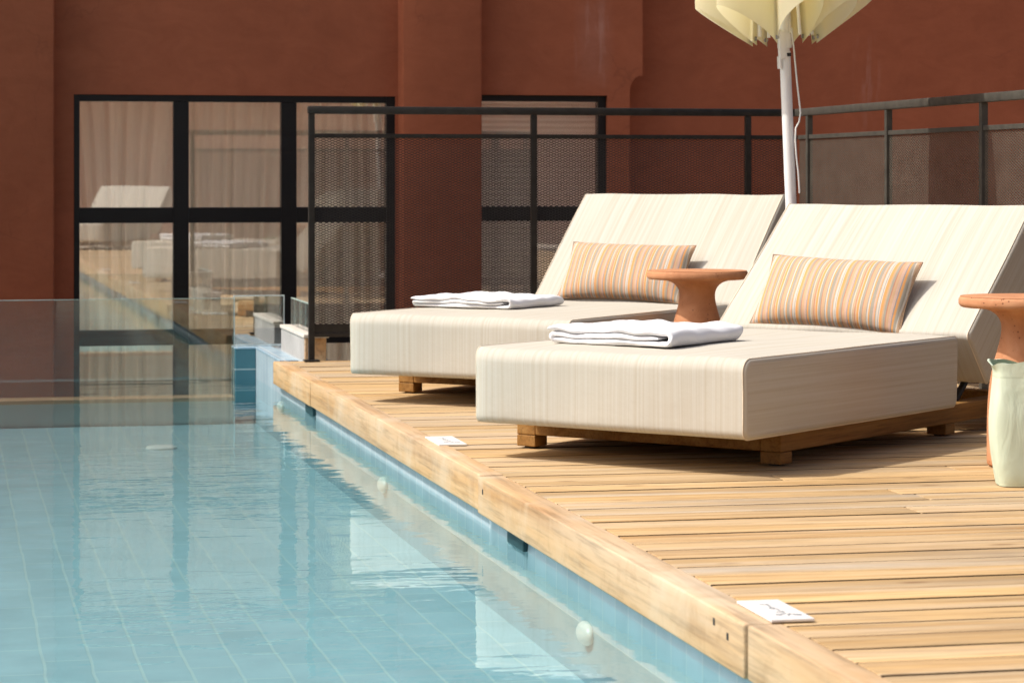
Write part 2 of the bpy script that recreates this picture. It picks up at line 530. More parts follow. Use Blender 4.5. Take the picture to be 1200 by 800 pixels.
# pool basin (floor, side wall, end wall with a sill, tiled return)
b = MB()
b.add([(-4.2, -1.2, FZ), (WX, -1.2, FZ), (WX, YE, FZ), (-4.2, YE, FZ)], [(0, 1, 2, 3)], 0)
b.box(WX, WX + .25, -1.2, 11.88, -.2405, -.055, 0, 1)
b.box(WX, WX + .25, -1.2, YE + .15, -1.24, -.241, 0, 4)
b.box(WX, WX + .25, 11.881, YE + .15, -.2405, -.004, .002, 1)
b.box(1.407, WX - .0005, YE, YE + .15, -1.24, -.004, .003, 2)
b.box(-4.2, 1.4065, YE + .001, YE + .15, -1.24, -.262, 0, 5)
b.box(-4.2, 1.4065, YE - .012, YE + .15, -.261, -.24, .002, 3)
pool = tag(b.build('pool_basin', [M['floor_tile'], M['wall_tile'], M['stub_tile_shaded'], M['sill'], M['pool_plaster'], M['pool_end']]), kind='structure')
lt = MB()
lt.box(1.405, 1.597, YE - .004, YE + .152, -.003, .006, .002)
lt.box(WX - .003, 1.597, 11.935, YE - .005, -.003, .006, .002)
lt.build('ledge', M['ledge_tile'], pool)
for (y0, y1) in ((6.70, 6.90), (10.75, 10.98)):
    s = MB(); s.box(WX - .014, WX - .001, y0, y1, -.1495, -.104, .003)
    s.build('overflow_slot', plain('slot_shade', (.012, .05, .06), .5), pool)  # raised box; the shade of the recess is painted as its dark colour

w = MB()
w.add([(-4.19, -1.19, WZ), (WX - .001, -1.19, WZ), (WX - .001, YE - .014, WZ), (-4.19, YE - .014, WZ)], [(0, 1, 2, 3)])
tag(w.build('water', M['water']), kind='structure')

# timber deck: individual boards in one sheet + separate edge boards
d = MB()
pitch, gap = .1257, .0108
y = DEND
row = 0
rr = random.Random(5)
while y > -2.05:
    x = 1.5512
    xe = 7.2
    first = True
    while x < xe - .05:
        ln = rr.uniform(.7, 2.6) if first else rr.uniform(1.9, 3.2)
        first = False
        x1 = min(x + ln, xe)
        if xe - x1 < .4: x1 = xe
        dz = rr.uniform(-.0016, .0012)
        d.box(x, x1 - .004, y - pitch + gap + rr.uniform(-.0055, .003), y, -.028 + dz, dz, .0022, side=1)
        x = x1
    y -= pitch
    row += 1
deck = tag(d.build('deck', [M['deck'], plain('board_edge_grain', (.040, .024, .012), .9, .1)], smooth=True, sharp=50), kind='structure')
u = MB()
u.box(1.60, 7.2, -2.15, DEND - .01, -.10, -.034)
for k in range(6):
    u.box(1.60 + k * 1.05, 1.65 + k * 1.05, -2.15, DEND - .02, -1.24, -.101)
u.build('joists', M['under'], deck)
joints = [-2.15, -.3, 2.2, 4.671, 7.186, 10.692, DEND]
offs = [(0, 0), (0, 0), (.002, -.002), (-.004, -.0015), (.003, .001), (0, 0)]
for k in range(len(joints) - 1):
    e = MB()
    ox, oz = offs[k]
    y0, y1 = joints[k] + .0035, joints[k + 1] - (.008 if k == 3 else .0035)
    n = 24
    bm = bmesh.new()
    bmesh.ops.create_cube(bm, size=1)
    for v in bm.verts:
        v.co = Vector((EDGE + .0365 + ox / 2 + v.co.x * (.073 - ox), (y0 + y1) / 2 + v.co.y * (y1 - y0), -.0505 + oz + v.co.z * .105))
    bmesh.ops.bevel(bm, geom=list(bm.edges), offset=.005, segments=3, profile=.5, affect='EDGES')
    bm.verts.index_update()
    e.add([v.co[:] for v in bm.verts], [[v.index for v in f.verts] for f in bm.faces])
    bm.free()
    eb = e.build('edge_board', M['fascia'], deck, smooth=True, sharp=50)
    if k == 3:
        sc_ = MB()
        for (yy, zz) in ((y1 - .07, -.032), (y0 + .10, -.036), (y0 + .19, -.022)):
            sc_.box(EDGE + ox - .0008, EDGE + ox + .002, yy - .006, yy + .006, zz - .011, zz + .003, 0)
        sc_.build('screw_hole', M['black'], eb)

# ------------------------------------------------------------------ rear building
bld = thing('terracotta_building', 'terracotta rendered building with black framed windows behind the pool and deck', 'building', (0, 14.66, -1.25))
def LB(name, mb, mat, parent=bld, **k):     # build in world coordinates, child of the building
    o = mb.build(name, mat, parent, **k)
    o.location = (0, -14.66, 1.25)
    return o
HT = 9.0
FY = 14.66
wl = MB()
wl.box(.56, .692, FY, 14.80, -1.25, 1.3255)                  # left of window
wl.box(.56, 2.56, FY, 15.3, 1.326, HT)                      # above window 1
wl.box(2.524, 2.56, FY, 14.80, -1.25, 1.3255)
wl.box(3.0, 3.013, FY, 14.80, -1.25, 1.3385)
# strip above window 2 with the haunched right end
hp = [(3.0, 1.339), (3.7815, 1.339), (3.782, -1.25), (3.917, -1.25), (3.917, 1.36)]
for k in range(1, 9):
    a = k / 8 * pi / 2
    hp.append((3.917 + .078 * (1 - cos(a)), 1.36 + .10 * sin(a)))
hp += [(3.995, HT), (3.0, HT)]
wl.prism(hp, FY - .02, 15.3)
wl.box(3.9, 12.0, 14.80, 15.3, -1.25, HT)
wl.box(-9.0, .55, 14.80, 15.3, -1.25, HT)
LB('wall', wl, M['wall'], smooth=True, sharp=25)
pl = MB(); pl.box(-9.0, .578, 14.50, 14.799, -1.25, HT, .012)
LB('pilaster', pl, M['wall'], smooth=True, sharp=60)
pl = MB(); pl.box(2.539, 3.006, 14.52, 15.29, -1.25, HT - .01, .014)
LB('pilaster', pl, M['wall'], smooth=True, sharp=60)
# pale floor and back wall behind the windows, unseen, added to backlight the curtains
rm = MB()
rm.box(-3.0, 6.5, 18.2, 18.35, -1.25, 2.6); rm.box(-3.0, 6.5, 15.301, 18.199, -1.249, -1.18)
LB('added_backlight_court', rm, M['backlight'])

def window(x0, x1, ztop, vm, hm, cols, rows, left_w, right_w, top_w):
    fr = MB()
    y0, y1 = 14.672, 14.75
    fr.box(x0, x0 + left_w, y0, y1, -1.25, ztop, .002)
    fr.box(x1 - right_w, x1, y0, y1, -1.25, ztop, .002)
    fr.box(x0 + left_w + .0005, x1 - right_w - .0005, y0, y1, ztop - top_w, ztop, .002)
    for (a, b_) in vm:
        fr.box(a, b_, y0 + .003, y1, -1.24, ztop - top_w - .0005, .002)
    for (a, b_) in hm:
        xs = [x0 + left_w] + [q for ab in vm for q in ab] + [x1 - right_w]
        for i in range(0, len(xs), 2):
            fr.box(xs[i] + .0005, xs[i + 1] - .0005, y0 + .004, y1, a, b_, .002)
    win = LB('window', fr, M['frame'])
    for (a, b_) in cols:
        for (z0, z1) in rows:
            pc = Matrix.Translation(((a + b_) / 2, 14.703, 0))
            pn = MB(); pn.box(a + .001, b_ - .001, 14.700, 14.706, z0 + .001, z1 - .001, M=pc @ Matrix.Rotation(.0052, 4, 'Z') @ pc.inverted())
            o = pn.build('pane', M['pane'], win)
    return win

w1 = window(.692, 2.524, 1.326, [(1.251, 1.338), (1.865, 1.953)], [(.601, .689), (-.091, -.003)],
            [(.725, 1.251), (1.338, 1.865), (1.953, 2.474)], [(.689, 1.288), (-.003, .601), (-1.2, -.091)], .033, .05, .038)
w2 = window(3.013, 3.782, 1.339, [], [(.605, .69), (-.091, -.003)],
            [(3.033, 3.735)], [(.69, 1.304), (-.003, .605), (-1.2, -.091)], .02, .047, .035)

def curtain(x0, x1, y, z0, z1, waves, amp, seed, drape=0.0, parent=None):
    nx, nz = 220, 26
    r = random.Random(seed)
    ph = [r.uniform(0, 6.28) for _ in range(4)]
    V, F = [], []
    for j in range(nz + 1):
        tz = j / nz
        z = z1 + (z0 - z1) * tz
        for i in range(nx + 1):
            tx = i / nx
            q = tx + drape * .12 * sin(tz * 3.0) * sin(tx * 5 + ph[3])
            a = waves * q * 2 * pi
            dy = amp * (sin(a + ph[0] + .8 * sin(a * .31 + ph[1])) + .45 * sin(a * 1.73 + ph[2])) * (.55 + .45 * tz)
            V.append((x0 + (x1 - x0) * tx + drape * .05 * tz * (tx - .5), y + dy, z))
    for j in range(nz):
        for i in range(nx):
            k = j * (nx + 1) + i
            F.append((k, k + 1, k + nx + 2, k + nx + 1))
    o = mk('curtain', V, F, M['curtain'], parent, smooth=True, sharp=180)
    return o
curtain(.62, 1.30, 14.87, -1.2, 1.40, 7, .022, 3, 1.0, w1)
curtain(1.30, 2.62, 14.87, -1.2, 1.40, 17, .020, 5, .25, w1)
V, F = [], []
nz = 76
for k in range(nz + 1):
    z = 1.36 - k * .033
    for q, yy in enumerate((14.862, 14.866)):
        V += [(2.95, yy, z - q * .016), (3.9, yy, z - q * .016)]
for k in range(2 * nz + 1):
    F.append((2 * k, 2 * k + 1, 2 * k + 3, 2 * k + 2))
mk('blind', V, F, M['blind'], w2)

# ------------------------------------------------------------------ building across the terrace (seen only as reflections)
ob = thing('terracotta_house', 'terracotta house across the terrace seen only as a reflection in the windows', 'building', (0, -9, -1.25))
m = MB(); m.box(-14, 14, -11, -9, -1.25, 6.0, .02)
o = m.build('wall', plain('dusty_pink_render', (.30, .165, .115), .9, .2, 0, .15, 1.5), ob); o.location = (0, 9, 1.25)
ob.rotation_euler = (0, 0, radians(8))

# ------------------------------------------------------------------ expanded metal railing
def lattice(L, H, pw=.0278, ph=.0060, sw=.0028, th=.0022):
    """one sheet of expanded metal in the local x-z plane"""
    nx = int(round(L / (pw / 2))); nz = int(round(H / ph))
    dx = L / nx; dz = H / nz
    V, F = [], []
    xs = np.arange(nx + 1) * dx
    for j in range(nz):
        zc = (j + .5) * dz
        sg = np.where((np.arange(nx + 1) + j) % 2 == 0, 1.0, -1.0)
        z = zc + sg * dz * .5
        base = len(V)
        hw = sw * .58
        for i in range(nx + 1):
            V.append((xs[i], -th / 2, z[i] - hw)); V.append((xs[i], -th / 2 + .0012, z[i] + hw))
            V.append((xs[i], th / 2 + .0012, z[i] + hw)); V.append((xs[i], th / 2, z[i] - hw))
        for i in range(nx):
            a = base + i * 4; c = a + 4
            for k in range(4):
                k2 = (k + 1) % 4
                F.append((a + k, c + k, c + k2, a + k2))
    return V, F

def rail_run(name, label, loc, rz, n_posts, spacing, first, total, group=None, sun_tone=False):
    S = M['steel_sunlit'] if sun_tone else M['steel']  # paler copies carry the painted sunlight of the side run
    S2 = M['mesh_sunlit'] if sun_tone else M['meshsteel']
    """rail running along local +x; posts at first + k*spacing"""
    t = thing(name, label, 'railing', loc, rz)
    zt, zm, zb = 1.168, 1.049, .125
    m = MB(); m.box(-.018, total, -.018, .018, zt - .018, zt + .018, .006)
    m.build('top_rail', S, t, smooth=True)
    xs = [first + k * spacing for k in range(n_posts)]
    for x in xs:
        m = MB(); m.box(x - .014, x + .014, -.014, .014, .0, zt - .0185, .002)
        m.box(x - .035, x + .035, -.035, .035, 0.003, .011, .002)
        m.build('post', S, t)
    segs = [(xs[i] + .0145, xs[i + 1] - .0145) for i in range(n_posts - 1)]
    if first > .06: segs.insert(0, (.0145, xs[0] - .0145))
    if total - xs[-1] > .06: segs.append((xs[-1] + .0145, total))
    cache = {}
    for (a, b_) in segs:
        m = MB(); m.box(a, b_, -.008, .008, zm - .010, zm + .010, .002)
        m.build('mid_rail', S, t)
        m = MB(); m.box(a, b_, -.008, .008, zb - .010, zb + .010, .002); m.box(a, b_, -.004, .004, zb + .0105, zb + .05, .001)
        m.build('bottom_rail', S, t)
        L = b_ - a
        key = round(L, 3)
        if key not in cache:
            V, F = lattice(L, zm - zb - .0205)
            o = mk('mesh_panel', V, F, S2, t)
            cache[key] = o
        else:
            o = cache[key].copy(); COL.objects.link(o)
        o.location = (a, 0, zb + .0103)
    return t

RY, RX = 11.872, 4.013
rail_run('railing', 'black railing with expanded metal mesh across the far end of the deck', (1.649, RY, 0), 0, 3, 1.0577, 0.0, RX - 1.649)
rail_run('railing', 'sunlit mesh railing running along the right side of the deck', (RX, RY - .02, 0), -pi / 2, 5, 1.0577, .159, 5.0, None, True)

# ------------------------------------------------------------------ pool glass
gw = thing('glass_wall', 'long clear glass panel closing the far end of the pool', 'glass wall', (-1.4, YE + .06, -.24))
m = MB(); m.box(-2.8, 2.806, -.009, .009, 0.0, .488, .0)
m.build('pane', M['poolglass'], gw)
m = MB(); m.box(-2.8, 2.806, -.0088, .0088, .4885, .4905, 0); m.box(2.8062, 2.8085, -.009, .009, 0, .488, 0)
m.build('polished_edge', M['glassedge'], gw)
ga = thing('glass_panel', 'short clear glass panel with bright edges standing on the blue tiled ledge', 'glass panel', (1.54, YE + .06, .006))
m = MB(); m.box(-.128, .118, -.008, .008, .012, .252, 0); m.build('pane', glass('mirror_like_glass', .30, (.88, .93, .91)), ga)
m = MB(); m.box(-.133, -.1285, -.009, .009, .0, .258, .001); m.box(.1185, .1235, -.009, .009, 0, .258, .001); m.box(-.128, .118, -.0085, .0085, .2525, .257, .001); m.box(-.128, .118, -.0085, .0085, .0, .0115, .001)
m.build('polished_edge', plain('bright_glass_edge', (.72, .78, .74), .2, .6, 0, .25, 30), ga)
cb = thing('low_parapet', 'low rendered parapet with pale coping and timber end at the pool corner', 'parapet', (1.66, 12.02, -.02))
m = MB(); m.box(-.032, .075, -.04, .80, -1.2, .125, .004); m.build('wall', plain('pale_plaster', (.44, .43, .41), .8, .3, 0, .15, 6), cb)
m = MB(); m.box(-.038, .085, -.066, .81, .1255, .143, .004); m.build('coping', M['coping'], cb)
m = MB(); m.box(-.03, .07, -.064, -.0405, .02, .125, .003); m.build('timber_end', M['fascia'], cb)
gb = thing('glass_panel', 'clear glass panel standing on the pale coping of the low parapet', 'glass panel', (1.68, 12.05, .1255))
m = MB(); m.box(-.007, .007, .0, .74, .0, .128, 0); m.build('pane', glass('greenish_glass', .10, (.80, .90, .86)), gb)
m = MB(); m.box(-.0075, .0075, -.005, -.0005, 0, .132, .001); m.box(-.0075, .0075, .0, .74, .1285, .133, .001)
m.build('polished_edge', M['glassedge'], gb)

# ------------------------------------------------------------------ daybeds
def rprofile(x0, x1, z0, z1, r, n=9, m=10):
    """rounded rectangle in (x,z); r = radii at (x0,z0),(x1,z0),(x1,z1),(x0,z1)"""
    P = []
    cs = [((x0, z0), (1, 1), pi), ((x1, z0), (-1, 1), 1.5 * pi), ((x1, z1), (-1, -1), 0), ((x0, z1), (1, -1), .5 * pi)]
    cor = []
    for (c, s, a0), ri in zip(cs, r):
        cx, cz = c[0] + s[0] * ri, c[1] + s[1] * ri
        cor.append([(cx + ri * cos(a0 + k / n * pi / 2), cz + ri * sin(a0 + k / n * pi / 2)) for k in range(n + 1)])
    for i in range(4):
        P += cor[i]
        a, b_ = cor[i][-1], cor[(i + 1) % 4][0]
        for k in range(1, m):
            P.append((a[0] + (b_[0] - a[0]) * k / m, a[1] + (b_[1] - a[1]) * k / m))
    return P

def cushion(name, L, W, H, r, rs, parent, plan_r=0.0, crown=.004, seed=1, loc=(0, 0, 0), rot=(0, 0, 0)):
    P = rprofile(0, L, 0, H, r)
    n = len(P)
    ys = []
    for k in range(7): ys.append(rs * (1 - cos(k / 6 * pi / 2)))
    mid = 40
    body = [rs + (W - 2 * rs) * k / mid for k in range(1, mid)]
    ys = ys + body + [W - q for q in ys[::-1]]
    V, F, mi = [], [], []
    ph = [random.Random(seed * 13 + k).uniform(0, 6.28) for k in range(8)]
    for y in ys:
        dd = min(y, W - y)
        ins = rs - sqrt(max(0, rs * rs - (rs - dd) ** 2)) if dd < rs else 0
        for (x, z) in P:
            xx = L / 2 + (x - L / 2) * (1 - ins / (L / 2)); zz = H / 2 + (z - H / 2) * (1 - ins / (H / 2))
            if plan_r and y > W - plan_r and x < plan_r * 1.6:
                q = y - (W - plan_r)
                xx += (plan_r - sqrt(max(0, plan_r ** 2 - q * q))) * max(0, 1 - x / (plan_r * 1.6))
            ny = min(1, dd / .12)
            nx_ = min(1, max(0, min(xx, L - xx)) / .12)
            if z > H * .5:
                zz += crown * ny * nx_ + .0016 * ny * (sin(9 * xx + 4 * y + ph[0]) + sin(13 * y - 6 * xx + ph[1]))
            xx += .0022 * ny * (sin(11 * y + 9 * z + ph[2]) + .6 * sin(23 * y + ph[3] - 14 * z)) * (1 if x < .05 else .3)
            yy = y + .0018 * sin(8 * xx + 15 * zz + ph[4]) * (1 if dd < .02 else .2)
            V.append((xx, yy, zz))
    for j in range(len(ys) - 1):
        for i in range(n):
            i2 = (i + 1) % n
            F.append((j * n + i, (j + 1) * n + i, (j + 1) * n + i2, j * n + i2))
            mi.append(0)
    F.append(tuple(range(n))); mi.append(1)
    F.append(tuple((len(ys) - 1) * n + i for i in range(n))[::-1]); mi.append(1)
    o = mk(name, V, F, [M['fabric_top'], M['fabric_side']], parent, True, mi, loc, rot, sharp=45)
    # seams: two piped loops along the side panels
    for side in (0, 1):
        j = 5 if side == 0 else len(ys) - 6
        loop = [Vector(V[j * n + i]) for i in range(n)]
        c = Vector((L / 2, loop[0].y, H / 2))
        pts = [q + (q - c).normalized() * .0008 for q in loop] + [loop[0]]
        t = MB(); t.tube(pts, .0026, 6, cap=False)
        t.build('piping', M['piping'], o, smooth=True, sharp=180)
    return o

def make_daybed(label, loc, rz, tilt, frame_u, seed):
    t = thing('daybed', label, 'daybed', loc, rz, 'cream daybeds on the deck')
    W, L, zb, zt = .972, 1.364, .107, .338
    cushion('mattress', L, W, zt - zb - .003, (.026, .02, .016, .040), .012, t, plan_r=.06, seed=seed, loc=(0, 0, zb))
    hg, H, LBk = 1.455, .225, .675
    th = tilt
    # backrest: local x runs up the slope, z is the outward normal
    cushion('backrest', LBk, W, H, (.02, .03, .022, .02), .014, t, seed=seed + 4, crown=.006,
            loc=(hg + H * sin(th) - .01 * cos(th), 0, zt - H * cos(th) - .01 * sin(th)), rot=(0, -th, 0))
    f = MB()
    f0, f1 = frame_u, 2.12
    f.box(f0, f1, .068, .138, .042, .103, .004)
    f.box(f0, f1, .95, 1.02, .042, .103, .004)
    f.box(f0, f0 + .07, .1385, .9495, .043, .102, .004)
    f.box(f1 - .07, f1, .1385, .9495, .043, .102, .004)
    for k in range(12):
        x = f0 + .12 + k * .13
        if x < 1.4: f.box(x, x + .07, .1385, .9495, .085, .101, .002)
    f.build('bed_frame', M['bedwood'], t)
    for (a, b_) in ((f0, .068), (f0, .95), (f0 + 1.09, .068), (f0 + 1.09, .95)):
        m = MB(); m.box(a, a + .068, b_, b_ + .07, .006, .0415, .003)
        lg = m.build('leg', M['bedwood'], t)
        m = MB(); m.box(a + .018, a + .05, b_ + .018, b_ + .052, 0.0015, .0058)
        m.build('foot_pad', M['black'], lg)
    for v in (.12, .83):
        s = MB()
        s.tube([(hg + .13, v, .105), (hg + .42, v, .32)], .012, 8)
        s.tube([(1.95, v, .10), (hg + .42, v, .32)], .010, 8)
        s.build('backrest_support', M['steel'], t)
    return t

NB = ((2.1978, 6.9556, 0), radians(42.06))
FB = ((2.1947, 9.0403, 0), radians(47.98))
bed_n = make_daybed('nearer cream striped daybed, largest in the picture, beside the right hand terracotta table', NB[0], NB[1], .6956, .321, 1)
bed_f = make_daybed('farther cream striped daybed by the back railing, partly hidden behind the nearer one', FB[0], FB[1], .7472, .46, 2)
bed_r = make_daybed('third cream daybed seen only as a reflection at the left window', (1.15, -2.45, 0), radians(-60), .72, .34, 3)

def bedpt(B, u, v, z):
    (x, y, _), r = B
    return (x + u * cos(r) - v * sin(r), y + u * sin(r) + v * cos(r), z)

# ------------------------------------------------------------------ pillows
def make_pillow(label, B, u, v, z, tilt, twist, w=.585, h=.278, T=.07, seed=1):
    nx, ny = 90, 50
    V, F = [], []
    ph = [random.Random(seed * 7 + k).uniform(0, 6.28) for k in range(6)]
    def P(i, j, s):
        a = -1 + 2 * i / nx; b_ = -1 + 2 * j / ny
        # pinched outline with pointed corners
        X = a * (w / 2) * (1 - .045 * (1 - b_ * b_) ** 1.0)
        Y = b_ * (h / 2) * (1 - .07 * (1 - a * a))
        t = T * (max(0, (1 - abs(a) ** 3.0)) * max(0, (1 - abs(b_) ** 2.6))) ** .55
        t *= 1 + .06 * sin(7 * a + ph[0]) * sin(3 * b_ + ph[1])
        edge = (abs(a) ** 8 + abs(b_) ** 8) * .5
        t += .004 * sin(26 * b_ + 5 * a + ph[2]) * max(0, abs(a) - .72) / .28 * (1 - abs(a))
        return (X, Y, s * t)
    for s in (1, -1):
        for j in range(ny + 1):
            for i in range(nx + 1):
                V.append(P(i, j, s))
    N = (nx + 1) * (ny + 1)
    for j in range(ny):
        for i in range(nx):
            k = j * (nx + 1) + i
            F.append((k, k + 1, k + nx + 2, k + nx + 1))
            F.append((N + k, N + k + nx + 1, N + k + nx + 2, N + k + 1))
    o = mk('pillow', V, F, M['pillow'], None, True, sharp=75)
    tag(o, label, 'pillow', 'striped pillows')
    # seam cord round the rim
    pts = [P(i, 0, 0) for i in range(nx)] + [P(nx, j, 0) for j in range(ny)] + [P(i, ny, 0) for i in range(nx, 0, -1)] + [P(0, j, 0) for j in range(ny, -1, -1)]
    t = MB(); t.tube(pts, .0028, 6, cap=False)
    t.build('seam', plain('brown_seam', (.30, .19, .11), .8), o, smooth=True, sharp=180)
    r = B[1]
    # local x = -v (left to right in view), local y = up the slope, local z = out of the backrest (towards the foot)
    ex = Vector((sin(r), -cos(r), 0))
    up = Vector((cos(r) * cos(tilt), sin(r) * cos(tilt), sin(tilt)))
    nz_ = ex.cross(up)
    Mx = Matrix((ex, up, nz_)).transposed().to_4x4()
    Mx = Matrix.Translation(bedpt(B, u, v, z)) @ Mx @ Matrix.Rotation(twist, 4, 'Z')
    o.matrix_world = Mx
    return o
make_pillow('striped orange and grey lumbar pillow on the nearer daybed', NB, 1.535, .545, .338 + .116, radians(58), radians(-2), seed=1)
make_pillow('striped orange and grey lumbar pillow on the farther daybed behind the small table', FB, 1.515, .55, .338 + .116, radians(58), radians(-1), seed=2)

# ------------------------------------------------------------------ towels
def make_towel(label, B, uc, vc, ang, lu, lv, T, hump, seed):
    """a folded bath towel: one ribbon folded three times, extruded along u"""
    th = T / 3.05
    hw = lv / 2
    z1, z2, z3 = th / 2, th * 1.5, th * 2.5
    path = []
    def seg(a, b_, n):
        for k in range(n):
            q = k / n
            path.append((a[0] + (b_[0] - a[0]) * q, a[1] + (b_[1] - a[1]) * q))
    def turn(cx, cz, r, a0, a1, n=10):
        for k in range(n):
            a = a0 + (a1 - a0) * k / n
            path.append((cx + r * cos(a), cz + r * sin(a)))
    # y axis: v ; right end (low v) is the outer fold
    seg((-hw + th * 3.2, z2), (hw - th, z2), 22)                          # inner layer
    turn(hw - th, (z1 + z2) / 2, th / 2, pi / 2, -pi / 2)                 # fold down at the left
    seg((hw - th, z1), (-hw + th * 1.6, z1), 22)                          # bottom layer
    turn(-hw + th * 1.6, (z1 + z3) / 2, th, -pi / 2, -1.5 * pi, 16)       # outer fold at the right
    seg((-hw + th * 1.6, z3), (hw - th * .3, z3), 24)
    path.append((hw - th * .3, z3)); path.append((hw + th * .05, z3 - th * .15))
    n = len(path)
    cr = []
    rad = []
    for i, (a, b_) in enumerate(path):
        p0 = path[max(0, i - 1)]; p1 = path[min(n - 1, i + 1)]
        tx, tz = p1[0] - p0[0], p1[1] - p0[1]
        l = sqrt(tx * tx + tz * tz) or 1
        cr.append((-tz / l, tx / l))
        e = min(i, n - 1 - i)
        rad.append(th / 2 * .99 * (min(1, .35 + e * .3)))
    loop = [(path[i][0] + cr[i][0] * rad[i], path[i][1] + cr[i][1] * rad[i]) for i in range(n)] + \
           [(path[i][0] - cr[i][0] * rad[i], path[i][1] - cr[i][1] * rad[i]) for i in range(n - 1, -1, -1)]
    m = len(loop)
    us = [0, .004, .010] + [.02 + (lu - .04) * k / 26 for k in range(27)] + [lu - .010, lu - .004, lu]
    r = random.Random(seed)
    ph = [r.uniform(0, 6.28) for _ in range(10)]
    V, F = [], []
    ctr = [path[i] for i in range(n)] + [path[i] for i in range(n - 1, -1, -1)]
    for uu in us:
        e = min(uu, lu - uu)
        k = 1 if e > .010 else (.82 if e > .0035 else (.55 if e > .001 else .2))
        q = uu / lu
        for idx, (v, z) in enumerate(loop):
            cv, cz = ctr[idx]
            v2, z2_ = cv + (v - cv) * k, cz + (z - cz) * k
            top = max(0, z2_ / T)
            s = v2 / hw
            z2_ += top * (hump * math.exp(-((s - .15) / .45) ** 2) * (.35 + .65 * sin(pi * q)) + .0032 * sin(6 * s + 4 * q + ph[0]) + .0028 * sin(13 * s - 7 * q + ph[1]) + .0022 * sin(21 * q + 5 * s + ph[2]))
            du = .006 * sin(5 * s + ph[3] + z / T * 2.4) + .004 * sin(z / T * 5 + ph[4]) + .003 * sin(17 * s + ph[6])
            dv = .006 * sin(5 * q + ph[5]) * (z / T) + .003 * sin(14 * q + ph[7] + 3 * z / T)
            V.append((uu - lu / 2 + du, v2 + dv, max(.0008, z2_)))
    for j in range(len(us) - 1):
        for i in range(m):
            i2 = (i + 1) % m
            F.append((j * m + i, j * m + i2, (j + 1) * m + i2, (j + 1) * m + i))
    # end caps: quad strips between the two sides of the ribbon
    for base, flip in ((0, False), ((len(us) - 1) * m, True)):
        for i in range(n - 1):
            q = (base + i, base + i + 1, base + m - 2 - i, base + m - 1 - i)
            F.append(q[::-1] if not flip else q)
    o = mk('towel', V, F, M['towel'], None, True, loc=bedpt(B, uc, vc, .3415), rot=(0, 0, B[1] + ang), sharp=80)
    return tag(o, label, 'towel', 'folded white towels')
make_towel('folded white towel on the foot of the nearer daybed', NB, .45, .615, radians(2), .44, .44, .052, .004, 3)
make_towel('folded white towel on the foot of the farther daybed', FB, .70, .745, radians(-2), .40, .46, .040, .014, 8)

# ------------------------------------------------------------------ side tables
prof = [(.100, 0), (.107, .004), (.110, .02), (.1095, .12), (.107, .19), (.1015, .245), (.092, .295), (.081, .335), (.072, .37), (.0675, .398), (.069, .42), (.077, .438), (.091, .451), (.108, .459), (.13, .4635),
        (.17, .466), (.184, .468), (.190, .474), (.192, .482), (.191, .492), (.187, .498), (.18, .5), (.1, .5005)]
def spl(pr, k=3):
    o = []
    for i in range(len(pr) - 1):
        p0 = pr[max(0, i - 1)]; p1 = pr[i]; p2 = pr[i + 1]; p3 = pr[min(len(pr) - 1, i + 2)]
        for j in range(k):
            t = j / k
            o.append(tuple(.5 * ((2 * p1[d]) + (-p0[d] + p2[d]) * t + (2 * p0[d] - 5 * p1[d] + 4 * p2[d] - p3[d]) * t * t + (-p0[d] + 3 * p1[d] - 3 * p2[d] + p3[d]) * t ** 3) for d in (0, 1)))
    return o + [pr[-1]]
m = MB(); m.lathe(spl(prof), 96)
t1 = m.build('side_table', M['table'], None, smooth=True, sharp=50, loc=(2.776, 9.387, .001))
tag(t1, 'round terracotta pedestal table standing between the two daybeds', 'side table', 'terracotta side tables')
t2 = t1.copy(); COL.objects.link(t2)
t2.location = (3.10, 7.09, .001); t2.rotation_euler = (0, 0, 2.1)
t2['label'] = 'round terracotta pedestal table at the right edge behind the pale green bag'

# ------------------------------------------------------------------ pale green bag
def make_bag():
    nz, na = 44, 96
    Hh = .335
    V, F, mi = [], [], []
    def ring(tz, ins=0.0):
        out = []
        for k in range(na):
            a = 2 * pi * k / na
            e = .34
            cx = math.copysign(abs(cos(a)) ** e, cos(a)); sy = math.copysign(abs(sin(a)) ** e, sin(a))
            hwid = .166 + .004 * sin(tz * 4) - .010 * (1 - tz) ** 6
            hdep = .085 - .02 * (1 - tz) ** 5 - .022 * tz
            x = cx * (hwid - ins); y = sy * (hdep - ins)
            wr = .0035 * sin(26 * x + 3 * tz + 1.3) * (.4 + tz) + .002 * sin(11 * tz + 14 * x)
            y += wr
            x += .003 * sin(7 * tz + 1) * abs(cx)
            z = Hh * tz
            if tz > .9:
                z += (.006 * sin(a * 3 + .6) + .003 * sin(a * 7)) * (tz - .9) / .1
                ear = max(0, -cx - .8) / .2
                x -= .016 * ear * ((tz - .9) / .1) ** 2
                z += .004 * ear
            out.append((x, y, z + .002))
        return out
    rows = []
    for j in range(nz + 1):
        t = j / nz
        rows.append(ring(t))
    inner = [ring(t, .005) for t in (1.0, .97, .9, .7, .4)]
    bot = [(x * .8, y * .8, .002) for (x, y, z) in ring(0)]
    allr = [bot] + rows + inner
    for r in allr: V += r
    for j in range(len(allr) - 1):
        for k in range(na):
            k2 = (k + 1) % na
            F.append((j * na + k, j * na + k2, (j + 1) * na + k2, (j + 1) * na + k))
            mi.append(0 if j <= nz + 1 else 1)
    F.append(tuple(range(na))[::-1]); mi.append(0)
    F.append(tuple((len(allr) - 1) * na + k for k in range(na))); mi.append(1)
    o = mk('bag', V, F, [M['bag'], M['bagin']], None, True, mi, (2.985, 6.635, .0), (0, 0, radians(-14)), sharp=60)
    return tag(o, 'open pale green fabric bag standing on the deck at the right edge', 'bag')
make_bag()

